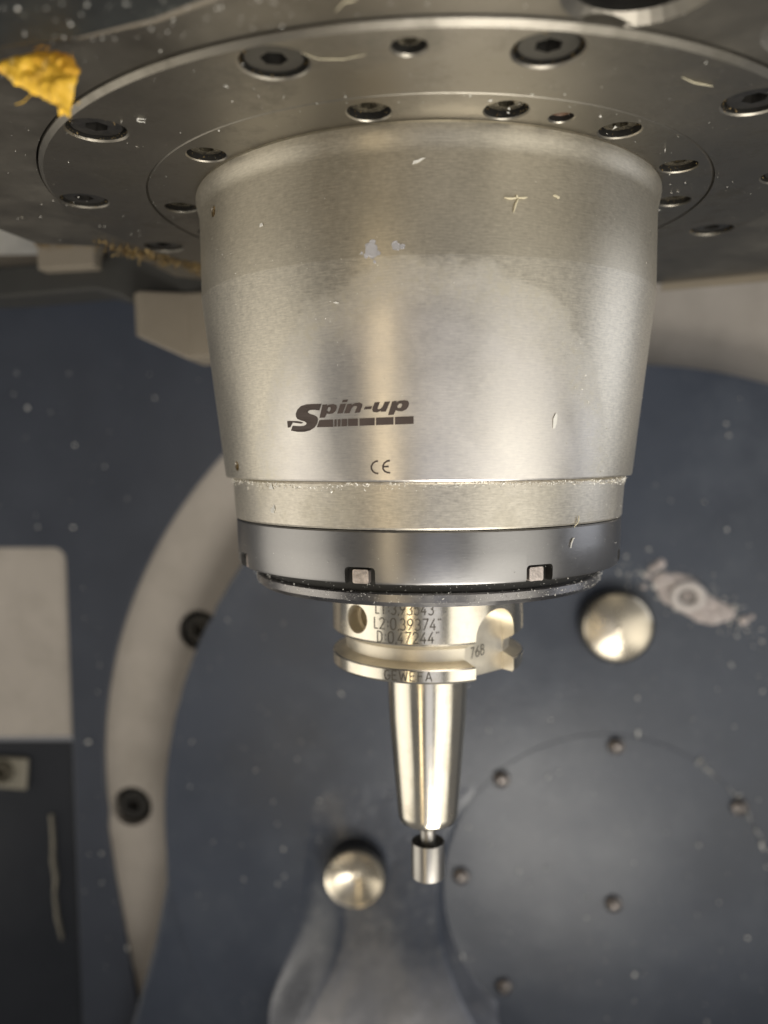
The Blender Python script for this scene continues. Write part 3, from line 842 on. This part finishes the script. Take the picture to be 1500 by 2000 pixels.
# yellow foam scrap hanging by the cover edge
def foam():
    t = NT('foam'); o = t.coords()
    n1 = t.noise(o, 60.0, 4, 0.6); n2 = t.noise(o, 150.0, 5, 0.7)
    c = t.mix(t.ramp(n1, [(0.40, 0.0), (0.58, 1.0)]), (0.62, 0.22, 0.008), (0.90, 0.55, 0.05))
    c = t.mix(t.ramp(n2, [(0.56, 0.0), (0.70, 1.0)]), c, (0.95, 0.82, 0.45))
    c = t.mix(t.ramp(t.noise(o, 95.0, 4, 0.7), [(0.52, 0.0), (0.66, 0.9)]), c, (0.22, 0.085, 0.012))
    t.l(c, t.b.inputs['Base Color']); t.b.inputs['Roughness'].default_value = 0.5
    t.bump(t.noise(o, 300.0, 4, 0.6), 0.5, 0.0006)
    return t.m
lp = [(-90.0, 83.3), (-83.3, 84.7), (-78.2, 85.3), (-74.4, 83.9), (-72.9, 81.2), (-73.5, 78.1), (-74.8, 74.5), (-75.4, 71.3), (-77.6, 71.9), (-77.9, 74.0), (-83.6, 76.8), (-85.7, 77.9), (-90.1, 81.2), (-96, 83)]
k = (270.8 - 113) / (270.8 - 95)
lp = [(x * k, z * k) for x, z in lp]
lp_scrap = list(lp)
v, f = pillow(lp, 1.3, 0.6, 3.0, 0.8)
v = [(x, -113 - w + 1.1 * noise.noise(Vector((x * .25, z * .25, 1))), z + 0.6 * noise.noise(Vector((x * 1.1, z * 1.1, 5)))) for x, z, w in v]
foam_m = foam()
o = link('foam_scrap', mesh('foam_scrap', v, f, 60), foam_m)
scrap = o
tag(o, 'torn yellow and orange foam scrap hanging from the dark cover edge', 'foam scrap')

# dried residue round a wall screw
res = empty('dried_residue', (163, 248, -92), 'pale crusty splash of dried residue around a dark screw on the blue table', 'residue')
lp = [(141, -80), (148, -76), (155, -77.5), (163, -78), (171, -84), (177, -91), (188, -97), (195, -100), (190, -107), (181, -110), (172, -109), (165, -105), (156, -100), (149, -96), (144, -88)]
v, f = pillow(lp, 2.2, 1.4, 8.0, 1.0, True)
v = [(x, TY - 0.3 - w, z) for x, z, w in v]
link('crust', mesh('crust', v, f, 60), M['crust'], res)
tv, tf = [], []
n, kk = 36, 12
for i in range(n):
    a = 2 * PI * i / n
    for j in range(kk):
        b = 2 * PI * j / kk
        rr = 8.6 + (3.0 + 0.5 * noise.noise(Vector((math.cos(a) * 2, math.sin(a) * 2, 3)))) * math.cos(b)
        tv.append((163 + rr * math.cos(a), TY - 3.2 - 2.6 * math.sin(b), -91.5 + rr * 0.85 * math.sin(a)))
for i in range(n):
    for j in range(kk):
        tf.append((i * kk + j, i * kk + (j + 1) % kk, ((i + 1) % n) * kk + (j + 1) % kk, ((i + 1) % n) * kk + j))
link('raised_rim', mesh('raised_rim', tv, tf, 80), M['crust_pale'], res)
link('screw', mesh('residue_screw', *face_out(socket_screw(6.0, 2.6, 2, 5, 1))), M['screw'], res, (163, TY - 3.6, -91.5))
clumps = [(142.5, -74.5, 3.0), (147.0, -71.5, 3.4), (139, -79, 2.2), (191, -104.5, 2.6), (199, -107.5, 3.2), (204, -105, 1.8), (137, -86, 1.8)]
for i, (x, z, r) in enumerate(clumps):
    lp = [(x + r * math.cos(2 * PI * q / 10) * (1 + .25 * noise.noise(Vector((q, i, 0)))), z + r * math.sin(2 * PI * q / 10)) for q in range(10)]
    v, f = pillow(lp, r * 0.6, r * 0.45, i, 0.5, True)
    link('clump', mesh('clump', [(a, TY - 0.3 - w, b) for a, b, w in v], f, 60), M['crust'], res)

# flakes: placed on the turned surfaces
def surf_r(z):
    if z > 47: return 71.15
    if z > -7.4: return cone_r(z)
    if z > -20: return 62.75 - (-8 - z) * 0.06
    return 61.75
def on_surf(az, z, off):
    r = surf_r(z) + off
    return (r * math.sin(R(az)), -r * math.cos(R(az)), z)
def flake(az, z, pts, th=0.14, lift=0.04):
    """flat chip: outline points (mm, tangential / up) laid on the surface"""
    r = surf_r(z); v = []
    for off in (lift, lift + th):
        for i, (s, t) in enumerate(pts): v.append(on_surf(az + math.degrees(s / r), z + t, off + 0.05 * (i % 3)))
    n = len(pts)
    return v, [tuple(range(n)), tuple(range(n, 2 * n))] + [(i, (i + 1) % n, n + (i + 1) % n, n + i) for i in range(n)]
def chip(name, vf, label, mat='chip'):
    o = link(name, mesh(name, *vf), M[mat]); tag(o, label, 'chip', 'loose chips stuck to the spindle'); return o
chip('metal_chip', flake(29.46, 7.7, [(-.45, -1.9), (.25, -1.9), (.7, .2), (.6, 1.6), (.1, 2.0), (-.6, .6)]), 'white oblong chip on the cone to the right of the printed logo')
chip('metal_chip', flake(-1.2, 68.6, [(-1.6, -.6), (-.3, -.3), (.2, -.1), (1.5, .8), (.7, .75), (-.2, .35), (-1.3, .2)]), 'white ragged chip high on the sleeve just below the flange')
chip('metal_chip', flake(-43.2, -15.6, [(-1.0, -.9), (.3, -1.0), (1.0, .3), (.7, 1.4), (.0, .6), (-.8, .1)]), 'white leaf-shaped chip on the collar above the slotted ring')
chip('metal_chip', flake(-43.3, -9.3, [(-1.0, -.5), (1.1, -.7), (.6, .2), (.1, 1.3), (-.4, .3)]), 'white spiky chip caught under the step of the cone')
chip('metal_chip', flake(-18.4, 36.8, [(-.8, .2), (0, -.15), (.9, -.25), (.7, .15), (0, .35)]), 'thin white sliver lying on the upper cone')
chip('metal_chip', flake(26.5, 61.9, [(-.9, .3), (.9, -.4), (1.1, .1), (-.2, .6)]), 'small pale flake beside the forked straw chip', 'chip_straw')
chip('metal_chip', flake(-36.3, 58.5, [(-.6, -.4), (.7, -.3), (.5, .5), (-.5, .35)]), 'tiny pale flake alone on the shaded side of the sleeve')

v, f = [], []
for cx, cz, r in ((-.1, -.9, 1.7), (.1, .9, .75), (-1.5, -2.1, .6), (1.6, -1.6, .5), (-2.6, -1.4, .3), (5.8, -.2, 1.1), (7.4, -.3, .6), (.6, -3.6, .35)):
    lp = []
    for q in range(18):
        w = 2 * PI * q / 18; k2 = r * (1 + .55 * noise.noise(Vector((cx * 3 + math.cos(w) * 1.7, cz * 3 + math.sin(w) * 1.7, 2))))
        lp.append((cx + k2 * math.cos(w), cz + k2 * math.sin(w) * 1.1))
    fv, ff = flake(-10.4, 49.4, lp, 0.04, 0.02); q = len(v); v += fv; f += [tuple(i + q for i in t) for t in ff]
o = link('coolant_splash', mesh('coolant_splash', v, f), M['splash']); tag(o, 'whitish dried splash on the edge where the sleeve starts to taper', 'splash')
def tube(pts, r, n=6, taper=True):
    v, f = [], []
    for i, p in enumerate(pts):
        p = Vector(p); t = (Vector(pts[min(i + 1, len(pts) - 1)]) - Vector(pts[max(i - 1, 0)])).normalized()
        a = t.orthogonal().normalized(); b = t.cross(a)
        rr = r * (0.35 + 0.65 * math.sin(PI * min(1, max(0, (i + .3) / (len(pts) - .4))))) if taper else r
        for k in range(n):
            q = 2 * PI * k / n; v.append(tuple(p + (a * math.cos(q) + b * math.sin(q)) * rr))
    for i in range(len(pts) - 1):
        for k in range(n): f.append((i * n + k, i * n + (k + 1) % n, (i + 1) * n + (k + 1) % n, (i + 1) * n + k))
    f += [tuple(range(n)), tuple(range(len(v) - n, len(v)))]
    return v, f
def curve_on(az, z, pts, off):
    r = surf_r(z); out = []
    for (a, b) in zip(pts, pts[1:]):
        for i in range(4): out.append((a[0] + (b[0] - a[0]) * i / 4, a[1] + (b[1] - a[1]) * i / 4))
    out.append(pts[-1])
    return [on_surf(az + math.degrees(s / r), z + t, off) for s, t in out]
# forked straw chip: three arms of one piece
v, f = [], []
for arm in ([(0, .8), (-1.6, .5), (-3.4, .6)], [(0, .8), (1.6, .9), (2.6, 1.1)], [(.3, .8), (-.5, -.8), (-1.0, -2.7)], [(0, .9), (-.4, 1.5)]):
    a, b = tube(curve_on(18.0, 59.9, arm, 0.3), 0.26); q = len(v); v += a; f += [tuple(i + q for i in t) for t in b]
chip('straw_chip', (v, f), 'forked straw-coloured chip stuck on the upper sleeve', 'chip_straw')
chip('curl_chip', tube(curve_on(39.3, -24.6, [(-.6, -1.6), (-.3, -.2), (.3, .9), (1.0, 1.1)], 0.3), 0.22), 'small hooked curl chip on the slotted ring', 'chip')
chip('curl_chip', tube(curve_on(41.0, -19.0, [(-1.2, -1.6), (.1, .1), (.2, 1.6)], 0.4), 0.2), 'branching thin chip at the seam above the slotted ring', 'chip_straw')
def flat_curl(pts, z=RZ - 0.25):
    out = []
    for (a, b) in zip(pts, pts[1:]):
        for i in range(5): out.append((a[0] + (b[0] - a[0]) * i / 5, a[1] + (b[1] - a[1]) * i / 5, z))
    out.append((*pts[-1], z)); return out
chip('hair_chip', tube(flat_curl([(-16, -118), (-14.2, -121), (-12.2, -121.6), (-10.6, -124.5)], HZ - .2), 0.16), 'thin pale curl clinging to the head plate behind the ring', 'chip_straw')
chip('hair_chip', tube(flat_curl([(-24, -106.6), (-21, -103.8), (-16, -103.4), (-11.5, -105)]), 0.10), 'fine hair-like thread beside a big socket screw', 'chip_straw')
chip('hair_chip', tube(flat_curl([(53.5, -90.8), (57, -88), (61.5, -86)]), 0.16), 'fine thread with a drop on the bright side of the mounting ring', 'chip_straw')
chip('curl_chip', tube(flat_curl([(-64.8, -77.5), (-66.5, -78.2), (-67.0, -76.6), (-65.4, -75.9)]), 0.15), 'tiny hook-shaped curl on the ring between two socket screws', 'chip')
chip('metal_chip', ([(46.0, -63.5, RZ + .4), (48.0, -62.2, RZ + .5), (47.4, -60.8, RZ + 1.5), (46.2, -59.5, RZ + 1.2), (46.4, -61.8, RZ + 1.4)], [(0, 1, 2, 4), (4, 2, 3)]), 'white chip lodged in the socket of a flange screw')

for i in range(7):              # torn fibres round the scrap's edge
    p = lp_scrap[rng.randrange(len(lp_scrap))]
    q = Vector((p[0] + rng.gauss(0, .6), -113.3, p[1] + rng.gauss(0, .5)))
    e = q + Vector((rng.gauss(0, 1.6), rng.gauss(0, .6), -abs(rng.gauss(0, 1.4))))
    link('fibre', mesh('fibre', *tube([tuple(q), tuple((q + e) / 2 + Vector((rng.gauss(0, .3), 0, rng.gauss(0, .3)))), tuple(e)], 0.10, 5)), foam_m, scrap)
# crumbs nobody could count
def crumb(v, f, p, r, seed):
    b = len(v)
    q = [Vector((rng.gauss(0, 1), rng.gauss(0, 1), rng.gauss(0, 1))).normalized() * r * rng.uniform(.5, 1.3) for _ in range(4)]
    if rng.random() < .35: q[0] *= 2.6
    v += [tuple(Vector(p) + a) for a in q]; f += [(b, b + 1, b + 2), (b, b + 1, b + 3), (b, b + 2, b + 3), (b + 1, b + 2, b + 3)]
v, f = [], []
for i in range(520):            # all over the sleeve
    az = rng.uniform(-75, 75); z = rng.uniform(-7, 74)
    if rng.random() < .4: z = rng.uniform(20, 52); az = rng.gauss(-14, 16)
    crumb(v, f, on_surf(az, z, 0.02), rng.uniform(.06, .17), i)
for i in range(330):            # down the crusted right-hand run of the coolant mark
    t = rng.random(); az = 30 + 18 * t + rng.gauss(0, 2.5); z = 32 - 40 * t + rng.gauss(0, 2.5)
    crumb(v, f, on_surf(az, z, 0.02), rng.uniform(.06, .2), i)
for i in range(900):            # in the step under the cone
    az = rng.uniform(-80, 80)
    z = -7.9 - abs(rng.gauss(0, .6)) - (1.2 * rng.random() if abs(az + 35) < 14 or az > 50 else 0)
    crumb(v, f, on_surf(az, z, 0.1), rng.uniform(.09, .40), i)
for i in range(260):
    az = rng.uniform(-70, 70); crumb(v, f, on_surf(az, rng.uniform(-33, -8.5), 0.03), rng.uniform(.05, .15), i)
for i in range(700):            # wet grit on the seal disc and in the gap
    az = rng.uniform(-80, 80); A = R(az); rr = 55.85 if rng.random() < .7 else 57
    z = rng.uniform(-40.2, -37.6) if rr < 56 else rng.uniform(-37.4, -34.6)
    crumb(v, f, (rr * math.sin(A), -rr * math.cos(A), z), rng.uniform(.06, .24), i)
for i in range(520):            # under the flange, ring and head plate
    a = rng.uniform(-110, 110); rr = rng.uniform(74, 140); x, y = pol(a, rr)
    z = RZ if rr < 114 else HZ
    crumb(v, f, (x, y, z - .05), rng.choice((.07, .1, .13, .3)), i)
for i in range(260):            # on the dark cover and the head plate beside it
    x = rng.uniform(-95, -20); y = rng.uniform(-150, -121)
    crumb(v, f, (x, y, 73.4) if y < -121 - 0.012 * (x + 80) ** 1 * 10 / 2 else (x, y, HZ - .05), rng.uniform(.1, .45), i)
o = link('swarf_crumbs', mesh('swarf_crumbs', v, f), M['chip'])
tag(o, 'fine pale swarf crumbs sprinkled over the spindle and flange', 'swarf', kind='stuff')
v, f = [], []
for i in range(420):            # round the counterbores
    az = rng.choice(big_az); x, y = pol(az, 106.3); a = rng.uniform(0, 2 * PI); rr = rng.gauss(6.8, .35)
    crumb(v, f, (x + rr * math.cos(a), y + rr * math.sin(a), RZ + rng.uniform(.1, 1.2)), rng.uniform(.08, .28), i)
for i in range(360):
    az = rng.choice(in_az); x, y = pol(az, IR); a = rng.uniform(0, 2 * PI); rr = rng.gauss(4.7, .4)
    crumb(v, f, (x + rr * math.cos(a), y + rr * math.sin(a), RZ + rng.uniform(.3, 1.8)), rng.uniform(.08, .25), i)
for i in range(500):            # rusty residue in the rear corner
    t = rng.random(); crumb(v, f, (-122 + 40 * t + rng.gauss(0, 3), 40 + 60 * t + rng.gauss(0, 5), HZ - .4 - rng.random()), rng.uniform(.3, 1.3), i)
for i in range(240):
    crumb(v, f, (rng.uniform(-191, -160), 128 + rng.random() * 4, 102.5 + rng.gauss(0, .8)), rng.uniform(.3, 1.0), i)
o = link('rusty_grit', mesh('rusty_grit', v, f), M['rusty'])
tag(o, 'brown rusty grit packed into screw recesses and the rear corner', 'grit', kind='stuff')
v, f = [], []
for i in range(330):            # specks on the blue faces behind
    x = rng.uniform(-170, 240); z = rng.uniform(-390, 60)
    if math.hypot(x - 123.4, z + 245.2) > 290: continue
    y = TY - 1.8 if math.hypot(x - 114.5, z + 286) < 104 else TY - .8
    crumb(v, f, (x, y, z), rng.choice((.5, .6, .8, 1.0, 1.5)), i)
for i in range(130):
    x = rng.uniform(-300, -130); z = rng.uniform(-380, 70)
    if math.hypot(x - 85.3, z + 217.8) < 314 or (x < -243 and z < -60): continue
    crumb(v, f, (x, WALL_Y - .8, z), rng.choice((.5, .8, 1.0, 1.5)), i)
for i in range(45):
    a = rng.uniform(.3, 1.0); crumb(v, f, (114.5 + 104.6 * math.cos(a) + rng.gauss(0, .8), TY - 1.6, -286 + 104.6 * math.sin(a) + rng.gauss(0, .8)), rng.uniform(.5, 1.6), i)
for i in range(260):            # crumbs round the dried residue
    t = rng.gauss(0, 1); x = 166 + 24 * t + rng.gauss(0, 5); z = -92 - 12 * t + rng.gauss(0, 7)
    crumb(v, f, (x, TY - .8, z), rng.uniform(.4, 1.5), i)
o = link('wall_specks', mesh('wall_specks', v, f), M['chip'])
tag(o, 'pale chip specks stuck on the blue table and wall', 'specks', kind='stuff')
